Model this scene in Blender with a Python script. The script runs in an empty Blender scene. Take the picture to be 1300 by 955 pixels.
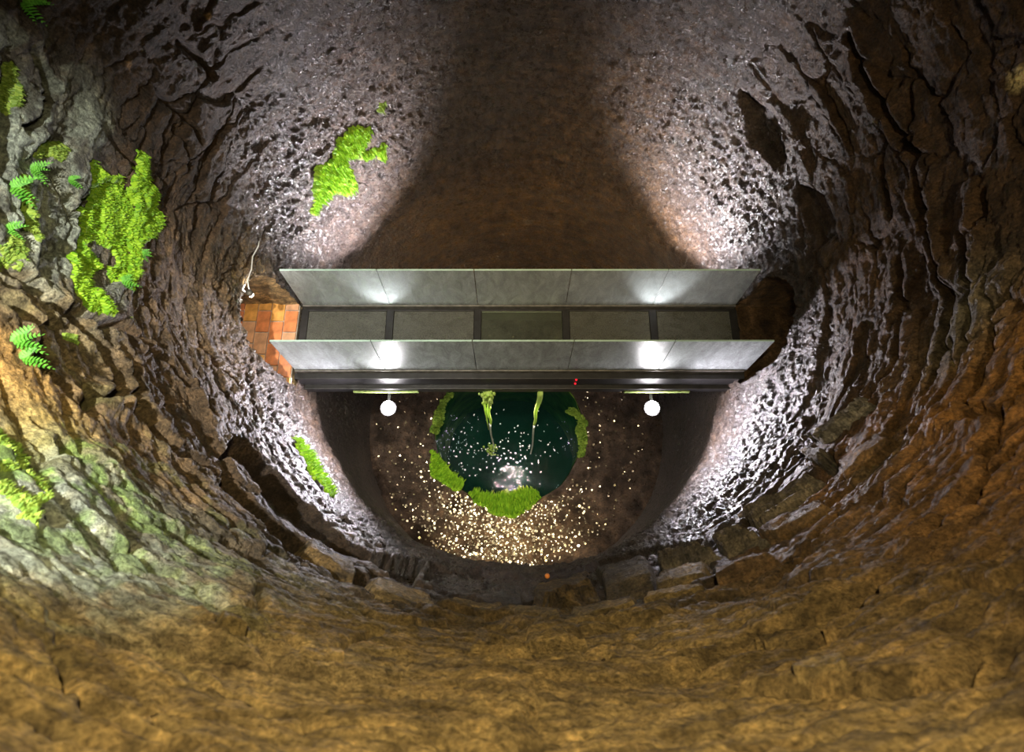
import bpy, bmesh, math, random
import numpy as np
from mathutils import Vector, Matrix

C = bpy.context.scene.collection
SC = bpy.context.scene
random.seed(7)
RNG = np.random.default_rng(11)

# ------------------------------------------------------------------ camera
CAM_Z = 8.03                      # height of the viewpoint over the bridge deck (deck is z = 0)
FPX = 866.0                       # focal length in pixels of a 1300 px wide frame
PITCH = math.radians(68.4)        # looking down into the well
cam_d = bpy.data.cameras.new('camera')
cam_d.sensor_width = 36.0
cam_d.lens = FPX / 1300.0 * 36.0
cam_d.shift_y = -45.0 / 1300.0
cam_d.clip_start = 0.05
cam_d.dof.use_dof = True
cam_d.dof.focus_distance = 8.2
cam_d.dof.aperture_fstop = 2.4
cam = bpy.data.objects.new('camera', cam_d)
cam.location = (0, 0, CAM_Z)
cam.rotation_euler = (math.pi / 2 - PITCH, 0, 0)
C.objects.link(cam)
SC.camera = cam

# ------------------------------------------------------------------ world, exposure
w = bpy.data.worlds.new('dim_air')
w.use_nodes = True
w.node_tree.nodes['Background'].inputs[0].default_value = (1.0, 0.86, 0.66, 1)
w.node_tree.nodes['Background'].inputs[1].default_value = 0.012
SC.world = w
SC.view_settings.view_transform = 'Standard'
SC.view_settings.look = 'None'
SC.view_settings.gamma = 1.0
SC.view_settings.use_curve_mapping = False
SC.view_settings.exposure = 0.0

# ------------------------------------------------------------------ lamps of the place, with a few added beams
def spot(name, loc, target, watts, col, cone, blend, radius):
    d = bpy.data.lights.new(name, 'SPOT')
    d.energy = watts; d.color = col; d.spot_size = math.radians(cone); d.spot_blend = blend
    d.shadow_soft_size = radius
    o = bpy.data.objects.new(name, d)
    o.location = loc
    o.rotation_euler = (Vector(target) - Vector(loc)).to_track_quat('-Z', 'Y').to_euler()
    C.objects.link(o)
    return o

XC, YC = 0.085, 3.2               # axis of the well
FLOOD = [(-1.59, 2.42, -0.42), (1.80, 2.42, -0.42), (-1.62, 4.05, -0.42), (1.84, 4.05, -0.42)]
for (x, y, z) in FLOOD:           # floodlights under the bridge, tilted up and outwards, plus beams added for the railing glass
    sx = -1 if x < 0 else 1
    z1 = z + 0.135
    if y < 3:
        spot('flood_beam', (x, y, z1), (x + sx * 0.85, y - 0.55, z1 + 0.55), 640, (0.98, 0.91, 1.0), 134, 0.9, 0.05)
        spot('flood_beam', (x, y, z1), (x, 2.78, 0.55), 110, (1.0, 0.96, 0.98), 54, 1.0, 0.05)  # extra beam added to brighten the near railing glass
    else:
        spot('flood_beam', (x, y, z1), (x + sx * 0.58, y + 0.80, z1 + 0.72), 1000, (1.0, 0.93, 0.97), 102, 1.0, 0.05)
        spot('flood_beam', (x, y, z1), (x - sx * 0.02, 3.66, 0.62), 330, (1.0, 0.96, 0.96), 54, 1.0, 0.05)  # extra beam added to light the far railing glass from behind
# lamps at the mouth of the well, outside the frame
spot('mouth_lamp_left', (-2.15, 0.75, 8.9), (-3.0, 1.12, 4.0), 3600, (1.0, 0.96, 0.84), 62, 0.9, 0.06)
spot('mouth_lamp_near', (0.1, 0.55, 8.9), (-0.5, -0.1, 5.8), 950, (1.0, 0.84, 0.46), 120, 0.9, 0.10)
spot('mouth_lamp_right', (2.4, 0.8, 8.9), (3.05, 2.2, 4.2), 470, (1.0, 0.82, 0.50), 66, 0.9, 0.08)
spot('mouth_lamp_far', (0.1, 0.6, 9.2), (0.35, 6.0, -0.2), 2300, (1.0, 0.78, 0.48), 40, 0.95, 0.08)
spot('added_down_beam', (0.0, 3.0, -0.55), (-0.12, 1.45, -4.5), 560, (1.0, 0.89, 0.76), 105, 1.0, 0.06)  # added beam that brightens the near floor; its lamp is invented

# ------------------------------------------------------------------ noise in numpy
def _hash(ix, iy, iz, seed):
    h = (ix * np.uint32(374761393)) ^ (iy * np.uint32(668265263)) ^ (iz * np.uint32(2147483647 - 58)) ^ np.uint32((seed * 974711) & 0xffffffff)
    h = (h ^ (h >> np.uint32(13))) * np.uint32(1274126177)
    h = (h ^ (h >> np.uint32(16))) * np.uint32(2246822519)
    h = h ^ (h >> np.uint32(15))
    return (h & np.uint32(0xffff)).astype(np.float32) / np.float32(32767.5) - np.float32(1.0)

def vnoise(x, y, z, seed=0):
    """smooth value noise, -1..1"""
    x = np.asarray(x, np.float32) + 1000.0; y = np.asarray(y, np.float32) + 1000.0; z = np.asarray(z, np.float32) + 1000.0
    fx = np.floor(x); fy = np.floor(y); fz = np.floor(z)
    tx = x - fx; ty = y - fy; tz = z - fz
    tx = tx * tx * (3 - 2 * tx); ty = ty * ty * (3 - 2 * ty); tz = tz * tz * (3 - 2 * tz)
    ix = fx.astype(np.uint32); iy = fy.astype(np.uint32); iz = fz.astype(np.uint32)
    o = np.uint32(1)
    def L(a, b, t): return a + (b - a) * t
    a = L(L(_hash(ix, iy, iz, seed), _hash(ix + o, iy, iz, seed), tx), L(_hash(ix, iy + o, iz, seed), _hash(ix + o, iy + o, iz, seed), tx), ty)
    b = L(L(_hash(ix, iy, iz + o, seed), _hash(ix + o, iy, iz + o, seed), tx), L(_hash(ix, iy + o, iz + o, seed), _hash(ix + o, iy + o, iz + o, seed), tx), ty)
    return L(a, b, tz)

def fbm(x, y, z, octs=3, seed=0, gain=0.5):
    t = 0; a = 1.0; n = 0; f = 1.0
    for k in range(octs):
        t = t + a * vnoise(x * f, y * f, z * f, seed + k * 17); n += a
        a *= gain; f *= 2.03
    return t / n

def cells(x, y, z, seed=0):
    """cellular noise: distance to the nearest joint between two cells, and a random value per cell"""
    x = np.asarray(x, np.float32) + 500; y = np.asarray(y, np.float32) + 500; z = np.asarray(z, np.float32) + 500
    fx = np.floor(x); fy = np.floor(y); fz = np.floor(z)
    f1 = np.full(x.shape, 9, np.float32); f2 = f1.copy(); cid = np.zeros(x.shape, np.float32)
    for dx in (-1, 0, 1):
        for dy in (-1, 0, 1):
            for dz in (-1, 0, 1):
                cx, cy, cz = fx + dx, fy + dy, fz + dz
                ix, iy, iz = cx.astype(np.uint32), cy.astype(np.uint32), cz.astype(np.uint32)
                h1 = _hash(ix, iy, iz, seed); h2 = _hash(ix, iy, iz, seed + 1); h3 = _hash(ix, iy, iz, seed + 2)
                d = np.sqrt((cx + .5 + .45 * h1 - x) ** 2 + (cy + .5 + .45 * h2 - y) ** 2 + (cz + .5 + .45 * h3 - z) ** 2)
                nearer = d < f1
                f2 = np.where(nearer, f1, np.minimum(f2, d)); cid = np.where(nearer, h1 * 0.5 + h3 * 0.5, cid); f1 = np.where(nearer, d, f1)
    return f2 - f1, cid

def sstep(a, b, x):
    t = np.clip((x - a) / (b - a), 0, 1)
    return t * t * (3 - 2 * t)

# ------------------------------------------------------------------ object helpers
def tag(o, label=None, cat=None, group=None, kind=None):
    if label: o['label'] = label
    if cat: o['category'] = cat
    if group: o['group'] = group
    if kind: o['kind'] = kind
    return o

def link(name, me, parent=None, mat=None):
    o = bpy.data.objects.new(name, me)
    C.objects.link(o)
    if mat and not me.materials: me.materials.append(mat)
    if parent: o.parent = parent
    return o

def empty(name, loc=(0, 0, 0)):
    o = bpy.data.objects.new(name, None)
    o.location = loc; o.empty_display_size = 0.1
    C.objects.link(o)
    return o

def mesh_np(name, V, F, smooth=True, col=None, wet=None):
    """V (n,3), F (m,3|4) numpy -> mesh"""
    me = bpy.data.meshes.new(name)
    V = np.ascontiguousarray(V, np.float32); F = np.ascontiguousarray(F, np.int32)
    k = F.shape[1]
    me.vertices.add(len(V)); me.vertices.foreach_set('co', V.ravel())
    me.loops.add(F.size); me.loops.foreach_set('vertex_index', F.ravel())
    me.polygons.add(len(F))
    me.polygons.foreach_set('loop_start', np.arange(0, F.size, k, dtype=np.int32))
    me.polygons.foreach_set('loop_total', np.full(len(F), k, np.int32))
    me.polygons.foreach_set('use_smooth', np.full(len(F), smooth, bool))
    if col is not None:
        a = me.attributes.new('Col', 'FLOAT_COLOR', 'POINT')
        c4 = np.ones((len(V), 4), np.float32); c4[:, :3] = col
        a.data.foreach_set('color', c4.ravel())
    if wet is not None:
        a = me.attributes.new('Wet', 'FLOAT', 'POINT')
        a.data.foreach_set('value', np.ascontiguousarray(wet, np.float32).ravel())
    me.update(calc_edges=True)
    me.validate()
    return me

def bm_mesh(name, bm, smooth=False):
    me = bpy.data.meshes.new(name)
    bmesh.ops.recalc_face_normals(bm, faces=bm.faces)
    bm.to_mesh(me); bm.free()
    for p in me.polygons: p.use_smooth = smooth
    return me

def add_box(bm, x0, x1, y0, y1, z0, z1, bev=0.0):
    r = bmesh.ops.create_cube(bm, size=1.0)
    vs = r['verts']
    for v in vs:
        v.co = Vector(((x0 + x1) / 2 + v.co.x * (x1 - x0), (y0 + y1) / 2 + v.co.y * (y1 - y0), (z0 + z1) / 2 + v.co.z * (z1 - z0)))
    if bev > 0:
        es = list({e for v in vs for e in v.link_edges})
        bmesh.ops.bevel(bm, geom=es, offset=bev, segments=2, profile=0.6, affect='EDGES')

def box_obj(name, b, mat, parent=None, bev=0.004):
    bm = bmesh.new(); add_box(bm, *b, bev=bev)
    return link(name, bm_mesh(name, bm), parent, mat)

def tube_mesh(name, pts, radii, n=8):
    """tapered tube along points"""
    P = [Vector(p) for p in pts]
    V = []; F = []
    for i, p in enumerate(P):
        t = (P[min(i + 1, len(P) - 1)] - P[max(i - 1, 0)]).normalized()
        a = t.orthogonal().normalized() if i == 0 else (a - t * a.dot(t)).normalized()
        b = t.cross(a)
        for k in range(n):
            q = p + (a * math.cos(2 * math.pi * k / n) + b * math.sin(2 * math.pi * k / n)) * radii[i]
            V.append(q)
    m = len(P)
    for i in range(m - 1):
        for k in range(n):
            F.append((i * n + k, i * n + (k + 1) % n, (i + 1) * n + (k + 1) % n, (i + 1) * n + k))
    F.append(tuple(range(n - 1, -1, -1))); F.append(tuple((m - 1) * n + k for k in range(n)))
    me = bpy.data.meshes.new(name)
    me.from_pydata([tuple(v) for v in V], [], F)
    for p in me.polygons: p.use_smooth = True
    return me

# ------------------------------------------------------------------ materials
def nt(name):
    m = bpy.data.materials.new(name); m.use_nodes = True
    t = m.node_tree
    for n in list(t.nodes): t.nodes.remove(n)
    out = t.nodes.new('ShaderNodeOutputMaterial')
    return m, t, out

def N(t, typ, **kw):
    n = t.nodes.new(typ)
    for k, v in kw.items():
        if isinstance(v, (int, float, tuple)) and k in n.inputs.keys(): n.inputs[k].default_value = v
        else: setattr(n, k, v)
    return n

def noise_node(t, scale, detail=6, rough=0.6, coord='Object', stretch=None, dist=0.0):
    tc = t.nodes.new('ShaderNodeTexCoord')
    n = t.nodes.new('ShaderNodeTexNoise')
    n.inputs['Scale'].default_value = scale; n.inputs['Detail'].default_value = detail
    n.inputs['Roughness'].default_value = rough; n.inputs['Distortion'].default_value = dist
    src = tc.outputs[coord]
    if stretch:
        mp = t.nodes.new('ShaderNodeMapping'); mp.inputs['Scale'].default_value = stretch
        t.links.new(src, mp.inputs['Vector']); src = mp.outputs['Vector']
    t.links.new(src, n.inputs['Vector'])
    return n

def ramp(t, src, stops):
    r = t.nodes.new('ShaderNodeValToRGB')
    while len(r.color_ramp.elements) > 1: r.color_ramp.elements.remove(r.color_ramp.elements[-1])
    r.color_ramp.elements[0].position = stops[0][0]; r.color_ramp.elements[0].color = (*stops[0][1], 1)
    for p, c in stops[1:]:
        e = r.color_ramp.elements.new(p); e.color = (*c, 1)
    t.links.new(src, r.inputs['Fac'])
    return r

def simple(name, base, rough=0.5, metal=0.0, var=0.25, scale=12.0, bump=0.0, bscale=60.0, spec=0.5, var2=None):
    m, t, out = nt(name)
    p = N(t, 'ShaderNodeBsdfPrincipled')
    p.inputs['Roughness'].default_value = rough; p.inputs['Metallic'].default_value = metal
    p.inputs['Specular IOR Level'].default_value = spec
    n = noise_node(t, scale)
    lo = tuple(c * (1 - var) for c in base); hi = var2 if var2 else tuple(min(1, c * (1 + var)) for c in base)
    r = ramp(t, n.outputs['Fac'], [(0.3, lo), (0.7, hi)])
    t.links.new(r.outputs['Color'], p.inputs['Base Color'])
    if bump > 0:
        b = N(t, 'ShaderNodeBump'); b.inputs['Strength'].default_value = bump; b.inputs['Distance'].default_value = 0.02
        nb = noise_node(t, bscale)
        t.links.new(nb.outputs['Fac'], b.inputs['Height']); t.links.new(b.outputs['Normal'], p.inputs['Normal'])
    t.links.new(p.outputs['BSDF'], out.inputs['Surface'])
    return m

def rock_material():
    m, t, out = nt('wet_rock')
    p = N(t, 'ShaderNodeBsdfPrincipled')
    at = N(t, 'ShaderNodeAttribute', attribute_name='Col')
    wt = N(t, 'ShaderNodeAttribute', attribute_name='Wet')
    n1 = noise_node(t, 7.0, 8, 0.65); n2 = noise_node(t, 45.0, 5, 0.6)
    r1 = ramp(t, n1.outputs['Fac'], [(0.28, (0.34, 0.32, 0.30)), (0.5, (0.95, 0.95, 0.95)), (0.72, (1.9, 1.8, 1.65))])
    r2 = ramp(t, n2.outputs['Fac'], [(0.3, (0.40, 0.38, 0.37)), (0.7, (1.7, 1.66, 1.6))])
    m1 = N(t, 'ShaderNodeMix', data_type='RGBA', blend_type='MULTIPLY'); m1.inputs['Factor'].default_value = 1
    m2 = N(t, 'ShaderNodeMix', data_type='RGBA', blend_type='MULTIPLY'); m2.inputs['Factor'].default_value = 1
    t.links.new(at.outputs['Color'], m1.inputs[6]); t.links.new(r1.outputs['Color'], m1.inputs[7])
    t.links.new(m1.outputs[2], m2.inputs[6]); t.links.new(r2.outputs['Color'], m2.inputs[7])
    n4 = noise_node(t, 2.4, 7, 0.68, 'Object', (1.0, 1.0, 7.5), 0.5)
    r4 = ramp(t, n4.outputs['Fac'], [(0.33, (0.34, 0.32, 0.31)), (0.5, (1.0, 1.0, 1.0)), (0.70, (1.45, 1.42, 1.36))])
    m4 = N(t, 'ShaderNodeMix', data_type='RGBA', blend_type='MULTIPLY'); m4.inputs['Factor'].default_value = 0.8
    t.links.new(m2.outputs[2], m4.inputs[6]); t.links.new(r4.outputs['Color'], m4.inputs[7])
    t.links.new(m4.outputs[2], p.inputs['Base Color'])
    # wet film: rougher where dry
    n3 = noise_node(t, 18.0, 4, 0.6)
    mr = N(t, 'ShaderNodeMapRange'); mr.inputs['From Min'].default_value = 0.3; mr.inputs['From Max'].default_value = 0.7
    mr.inputs['To Min'].default_value = -0.10; mr.inputs['To Max'].default_value = 0.14
    t.links.new(n3.outputs['Fac'], mr.inputs['Value'])
    mw = N(t, 'ShaderNodeMapRange'); mw.inputs['To Min'].default_value = 0.75; mw.inputs['To Max'].default_value = 0.27
    t.links.new(wt.outputs['Fac'], mw.inputs['Value'])
    ad = N(t, 'ShaderNodeMath', operation='ADD'); t.links.new(mr.outputs[0], ad.inputs[0]); t.links.new(mw.outputs[0], ad.inputs[1])
    t.links.new(ad.outputs[0], p.inputs['Roughness'])
    sp = N(t, 'ShaderNodeMapRange'); sp.inputs['To Min'].default_value = 0.25; sp.inputs['To Max'].default_value = 0.85
    t.links.new(wt.outputs['Fac'], sp.inputs['Value']); t.links.new(sp.outputs[0], p.inputs['Specular IOR Level'])
    # relief
    b1 = noise_node(t, 22.0, 8, 0.74); b2 = noise_node(t, 62.0, 4, 0.7)
    mx = N(t, 'ShaderNodeMath', operation='MULTIPLY_ADD'); mx.inputs[1].default_value = 0.35
    t.links.new(b2.outputs['Fac'], mx.inputs[0]); t.links.new(b1.outputs['Fac'], mx.inputs[2])
    b = N(t, 'ShaderNodeBump'); b.inputs['Strength'].default_value = 1.0; b.inputs['Distance'].default_value = 0.11
    t.links.new(mx.outputs[0], b.inputs['Height']); t.links.new(b.outputs['Normal'], p.inputs['Normal'])
    t.links.new(p.outputs['BSDF'], out.inputs['Surface'])
    return m

def moss_material(name, c0, c1):
    m, t, out = nt(name)
    p = N(t, 'ShaderNodeBsdfPrincipled'); p.inputs['Roughness'].default_value = 0.6
    g = N(t, 'ShaderNodeNewGeometry')
    r = ramp(t, g.outputs['Random Per Island'], [(0.0, c0), (1.0, c1)])
    t.links.new(r.outputs['Color'], p.inputs['Base Color'])
    tr = N(t, 'ShaderNodeBsdfTranslucent'); t.links.new(r.outputs['Color'], tr.inputs['Color'])
    mx = N(t, 'ShaderNodeMixShader'); mx.inputs[0].default_value = 0.3
    t.links.new(p.outputs['BSDF'], mx.inputs[1]); t.links.new(tr.outputs['BSDF'], mx.inputs[2])
    t.links.new(mx.outputs[0], out.inputs['Surface'])
    return m

def dirty_glass(name, dirt_lo, dirt_hi, dirt_col, tint, stretch=(1.2, 1, 3.0), algae=0.0):
    """clear pane with a film of drops and dirt that scatters light"""
    m, t, out = nt(name)
    tp = N(t, 'ShaderNodeBsdfTransparent'); tp.inputs['Color'].default_value = (*tint, 1)
    gl = N(t, 'ShaderNodeBsdfGlossy'); gl.inputs['Roughness'].default_value = 0.42
    fr = N(t, 'ShaderNodeFresnel'); fr.inputs['IOR'].default_value = 1.35
    clean = N(t, 'ShaderNodeMixShader')
    t.links.new(fr.outputs[0], clean.inputs[0]); t.links.new(tp.outputs[0], clean.inputs[1]); t.links.new(gl.outputs[0], clean.inputs[2])
    n1 = noise_node(t, 2.2, 9, 0.72, 'Object', stretch, 0.9)
    n2 = noise_node(t, 70.0, 3, 0.6, 'Object')
    df = N(t, 'ShaderNodeBsdfDiffuse'); tl = N(t, 'ShaderNodeBsdfTranslucent')
    cr = ramp(t, n1.outputs['Fac'], [(0.35, dirt_col), (0.62, dirt_col), (0.8, tuple(a * (1 - algae) + b * algae for a, b in zip(dirt_col, (0.35, 0.45, 0.08))))])
    t.links.new(cr.outputs['Color'], df.inputs['Color']); t.links.new(cr.outputs['Color'], tl.inputs['Color'])
    dm = N(t, 'ShaderNodeMixShader'); dm.inputs[0].default_value = 0.5
    t.links.new(df.outputs[0], dm.inputs[1]); t.links.new(tl.outputs[0], dm.inputs[2])
    mr = N(t, 'ShaderNodeMapRange'); mr.inputs['From Min'].default_value = 0.3; mr.inputs['From Max'].default_value = 0.7
    mr.inputs['To Min'].default_value = dirt_lo; mr.inputs['To Max'].default_value = dirt_hi
    t.links.new(n1.outputs['Fac'], mr.inputs['Value'])
    m2 = N(t, 'ShaderNodeMapRange'); m2.inputs['From Min'].default_value = 0.35; m2.inputs['From Max'].default_value = 0.65
    m2.inputs['To Min'].default_value = 0.75; m2.inputs['To Max'].default_value = 1.25
    t.links.new(n2.outputs['Fac'], m2.inputs['Value'])
    mu = N(t, 'ShaderNodeMath', operation='MULTIPLY', use_clamp=True)
    t.links.new(mr.outputs[0], mu.inputs[0]); t.links.new(m2.outputs[0], mu.inputs[1])
    al = N(t, 'ShaderNodeMixShader')
    t.links.new(mu.outputs[0], al.inputs[0]); t.links.new(clean.outputs[0], al.inputs[1]); t.links.new(dm.outputs[0], al.inputs[2])
    t.links.new(al.outputs[0], out.inputs['Surface'])
    return m

def emitter(name, col, strength):
    m, t, out = nt(name)
    e = N(t, 'ShaderNodeEmission'); e.inputs['Color'].default_value = (*col, 1); e.inputs['Strength'].default_value = strength
    t.links.new(e.outputs[0], out.inputs['Surface'])
    return m

def water_material():
    m, t, out = nt('dark_green_water')
    tp = N(t, 'ShaderNodeBsdfTransparent'); tp.inputs['Color'].default_value = (0.30, 0.55, 0.42, 1)
    gl = N(t, 'ShaderNodeBsdfGlossy'); gl.inputs['Roughness'].default_value = 0.03
    fr = N(t, 'ShaderNodeFresnel'); fr.inputs['IOR'].default_value = 1.33
    n1 = noise_node(t, 9.0, 3, 0.5, 'Object')
    b = N(t, 'ShaderNodeBump'); b.inputs['Strength'].default_value = 0.35; b.inputs['Distance'].default_value = 0.03
    t.links.new(n1.outputs['Fac'], b.inputs['Height'])
    t.links.new(b.outputs['Normal'], gl.inputs['Normal']); t.links.new(b.outputs['Normal'], fr.inputs['Normal'])
    mx = N(t, 'ShaderNodeMixShader')
    df = N(t, 'ShaderNodeBsdfDiffuse'); df.inputs['Color'].default_value = (0.006, 0.030, 0.021, 1)   # silt in suspension
    md = N(t, 'ShaderNodeMixShader'); md.inputs[0].default_value = 0.30
    t.links.new(tp.outputs[0], md.inputs[1]); t.links.new(df.outputs[0], md.inputs[2])
    t.links.new(fr.outputs[0], mx.inputs[0]); t.links.new(md.outputs[0], mx.inputs[1]); t.links.new(gl.outputs[0], mx.inputs[2])
    t.links.new(mx.outputs[0], out.inputs['Surface'])
    return m

M = dict(
    rock=rock_material(),
    moss=moss_material('lime_moss', (0.13, 0.33, 0.010), (0.38, 0.62, 0.03)),
    moss_dark=moss_material('olive_moss', (0.10, 0.20, 0.02), (0.30, 0.42, 0.06)),
    fern=moss_material('fern_leaf', (0.05, 0.21, 0.015), (0.13, 0.40, 0.04)),
    metal=simple('dark_painted_steel', (0.030, 0.029, 0.030), 0.42, 0.6, 0.35, 9, 0.15, 120),
    channel=simple('worn_grey_channel', (0.16, 0.15, 0.135), 0.5, 0.5, 0.5, 14, 0.2, 90),
    algae_steel=simple('algae_stained_steel', (0.10, 0.14, 0.03), 0.6, 0.0, 0.5, 20, 0.3, 90, 0.4, (0.42, 0.55, 0.18)),
    rail_glass=dirty_glass('streaked_rail_glass', 0.12, 0.92, (0.62, 0.66, 0.67), (0.90, 0.95, 0.94), (3.5, 1, 1.3), 0.22),
    floor_glass=dirty_glass('grimy_floor_glass', 0.35, 0.75, (0.22, 0.22, 0.20), (0.72, 0.76, 0.70), (1.5, 2.5, 1), 0.15),
    mid_glass=dirty_glass('clearer_floor_glass', 0.05, 0.30, (0.24, 0.25, 0.20), (0.80, 0.86, 0.76), (1.5, 2.5, 1), 0.5),
    glass_edge=simple('green_glass_edge', (0.42, 0.58, 0.52), 0.15, 0.0, 0.15, 8),
    lens=emitter('lamp_lens', (1.0, 0.95, 0.99), 110.0),
    small_lens=emitter('small_lamp_lens', (1.0, 0.95, 0.9), 90.0),
    red=emitter('red_light', (1.0, 0.02, 0.03), 1.6),
    gold=simple('worn_coin_metal', (0.86, 0.66, 0.42), 0.26, 0.85, 0.35, 30),
    brick=simple('terracotta', (0.62, 0.22, 0.085), 0.28, 0.0, 0.35, 9, 0.12, 60, 0.6),
    brick_amber=simple('amber_terracotta', (0.66, 0.33, 0.09), 0.26, 0.0, 0.35, 9, 0.12, 60, 0.6),
    brick_pale=simple('dusty_terracotta', (0.55, 0.30, 0.17), 0.35, 0.0, 0.35, 9, 0.12, 60, 0.5),
    mortar=simple('pale_mortar', (0.42, 0.36, 0.30), 0.6, 0.0, 0.3, 25),
    water=water_material(),
    fleck=simple('white_flecks', (0.85, 0.86, 0.86), 0.5, 0.0, 0.1, 5),
    orange=simple('bright_orange', (0.95, 0.30, 0.06), 0.4, 0.0, 0.1, 5),
    cable=simple('pale_cable', (0.55, 0.53, 0.50), 0.4, 0.0, 0.2, 8),
    strand=moss_material('algae_strand', (0.50, 0.72, 0.10), (0.70, 0.85, 0.28)),
    tail=simple('pale_wet_root', (0.75, 0.78, 0.68), 0.3, 0.0, 0.3, 30),
    pool=simple('green_pool_side', (0.08, 0.20, 0.02), 0.8, 0.0, 0.6, 3, 0.3, 30, 0.3, (0.26, 0.42, 0.04)),
    pool_bed=simple('deep_pool_bed', (0.010, 0.035, 0.028), 0.9, 0.0, 0.4, 2),  # near-black colour stands in for light lost in deep water
    pale=simple('pale_broken_rock', (0.62, 0.42, 0.20), 0.7, 0.0, 0.25, 30, 0.4, 60),
)

# ------------------------------------------------------------------ the shaft: base profile and picking
D_LIP, D_FLOOR, D_WATER = 8.27, 12.5, 12.80      # depths below the viewpoint

def base_r(D):
    D = np.asarray(D, np.float64)
    up = 2.80 + 0.12 * (D_LIP - D)
    lo = 2.74 + 0.0 * D
    k = sstep(-0.25, 0.45, D - D_LIP)
    return np.where(D < D_LIP - 0.25, up, up * (1 - k) + lo * k)

sp_, cp_ = math.sin(PITCH), math.cos(PITCH)
def ray(px, py):
    u = (px - 650.0) / FPX; v = (py - 432.5) / FPX
    return u, cp_ - v * sp_, sp_ + v * cp_            # X, Y (forward), D (down)

TH0 = -1.5 * math.pi
def pick(px, py):
    """point of the shaft wall that lies on a photo position -> (theta, depth)"""
    X, Y, D = ray(px, py)
    lo, hi = 0.0, None
    t = 0.3
    while t < 30:
        x, y, d = X * t, Y * t, D * t
        if math.hypot(x - XC, y - YC) > float(base_r(d)) and t > 0.6: hi = t; break
        lo = t; t += 0.05
    if hi is None: hi = 30
    for _ in range(30):
        md = (lo + hi) / 2
        if math.hypot(X * md - XC, Y * md - YC) > float(base_r(D * md)): hi = md
        else: lo = md
    th = math.atan2(Y * hi - YC, X * hi - XC)
    if th < TH0: th += 2 * math.pi
    if th > 0.5 * math.pi: th -= 2 * math.pi
    return th, D * hi

def on_level(px, py, D0):
    X, Y, D = ray(px, py)
    return X / D * D0, Y / D * D0

# ------------------------------------------------------------------ shaft wall grid
NT = 1560
rows = np.concatenate([np.linspace(-1.4, 1.3, 40, endpoint=False), np.linspace(1.3, 8.7, 580, endpoint=False), np.linspace(8.7, 12.75, 90)])
NR = len(rows)
TH = TH0 + 2 * math.pi * np.arange(NT) / NT
TT, DD = np.meshgrid(TH, rows)
RB = base_r(DD)
X0 = XC + RB * np.cos(TT); Y0 = YC + RB * np.sin(TT); Z0 = CAM_Z - DD
X0 = X0.astype(np.float32); Y0 = Y0.astype(np.float32); Z0 = Z0.astype(np.float32)
WU = 0.075 * fbm(X0 * 2.4, Y0 * 2.4, Z0 * 2.4, 4, 3, 0.6)
WV = 0.075 * fbm(X0 * 2.4, Y0 * 2.4, Z0 * 2.4, 4, 91, 0.6)

def window(ths, ds, mar):
    rm = float(base_r(np.mean(ds)))
    c0 = int(max(0, (min(ths) - mar / rm - TH0) / (2 * math.pi) * NT)); c1 = int(min(NT, (max(ths) + mar / rm - TH0) / (2 * math.pi) * NT + 2))
    r0 = int(np.searchsorted(rows, min(ds) - mar)); r1 = int(np.searchsorted(rows, max(ds) + mar)) + 1
    return slice(r0, min(r1, NR)), slice(c0, c1), rm

def poly_dist(pp, sl, rm, warp=1.0):
    """distance (m) from grid points in the window to a polyline of (theta, depth)"""
    U = TT[sl] * rm + WU[sl] * warp; V = DD[sl] + WV[sl] * warp
    best = np.full(U.shape, 1e9); 
    for (a, b) in zip(pp[:-1], pp[1:]):
        ax, ay, bx, by = a[0] * rm, a[1], b[0] * rm, b[1]
        dx, dy = bx - ax, by - ay
        L2 = dx * dx + dy * dy + 1e-9
        t = np.clip(((U - ax) * dx + (V - ay) * dy) / L2, 0, 1)
        best = np.minimum(best, np.hypot(U - ax - t * dx, V - ay - t * dy))
    return best

def inside(pp, sl, rm, warp=1.0):
    U = TT[sl] * rm + WU[sl] * warp; V = DD[sl] + WV[sl] * warp
    r = np.zeros(U.shape, bool); n = len(pp)
    for i in range(n):
        ax, ay = pp[i][0] * rm, pp[i][1]; bx, by = pp[(i + 1) % n][0] * rm, pp[(i + 1) % n][1]
        if abs(by - ay) < 1e-9: continue
        c = ((ay > V) != (by > V)) & (U < (bx - ax) * (V - ay) / (by - ay) + ax)
        r ^= c
    return r

# large shape, strata, roughness  (positive = away from the axis)
upf = 1 - 0.7 * sstep(8.4, 9.4, DD)                                  # 1 above the narrowing
disp = 0.085 * fbm(X0 * 0.75, Y0 * 0.75, Z0 * 0.75, 3, 5) * (0.35 + 0.65 * upf)
dipz = Z0 - 0.18 * (YC - Y0) * (X0 < XC) * 0.5 + 0.10 * fbm(X0 * 0.5, Y0 * 0.5, Z0 * 0.5, 2, 8)
side = np.clip((np.abs(TT + math.pi / 2)) / math.pi, 0, 1)       # 0 on the near side, 1 on the far side
near = 1 - sstep(0.50, 0.80, side)
wx = X0 + 2.2 * WU; wy = Y0 + 2.2 * WV; wz = dipz + 1.5 * WV
st = fbm(X0 * 0.9, Y0 * 0.9, dipz * 4.5, 4, 21, 0.62)
disp += (0.034 * np.abs(st) ** 0.8 * np.sign(st)) * upf * (0.30 + 0.70 * near)
st2 = fbm(X0 * 3.0, Y0 * 3.0, dipz * 13.0, 3, 33, 0.65)
disp += 0.014 * st2 * upf * (0.3 + 0.7 * near)
dry = 1 - sstep(5.2, 7.0, DD)                                   # broken plates of rock, fewer near the lamps and on the far side
pl1 = upf * near * (0.35 + 0.65 * dry)
e1, c1 = cells(wx * 1.25, wy * 1.25, wz * 2.9, 5)
open1 = sstep(-0.25, 0.3, fbm(X0 * 1.1, Y0 * 1.1, Z0 * 1.1, 2, 99))
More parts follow.
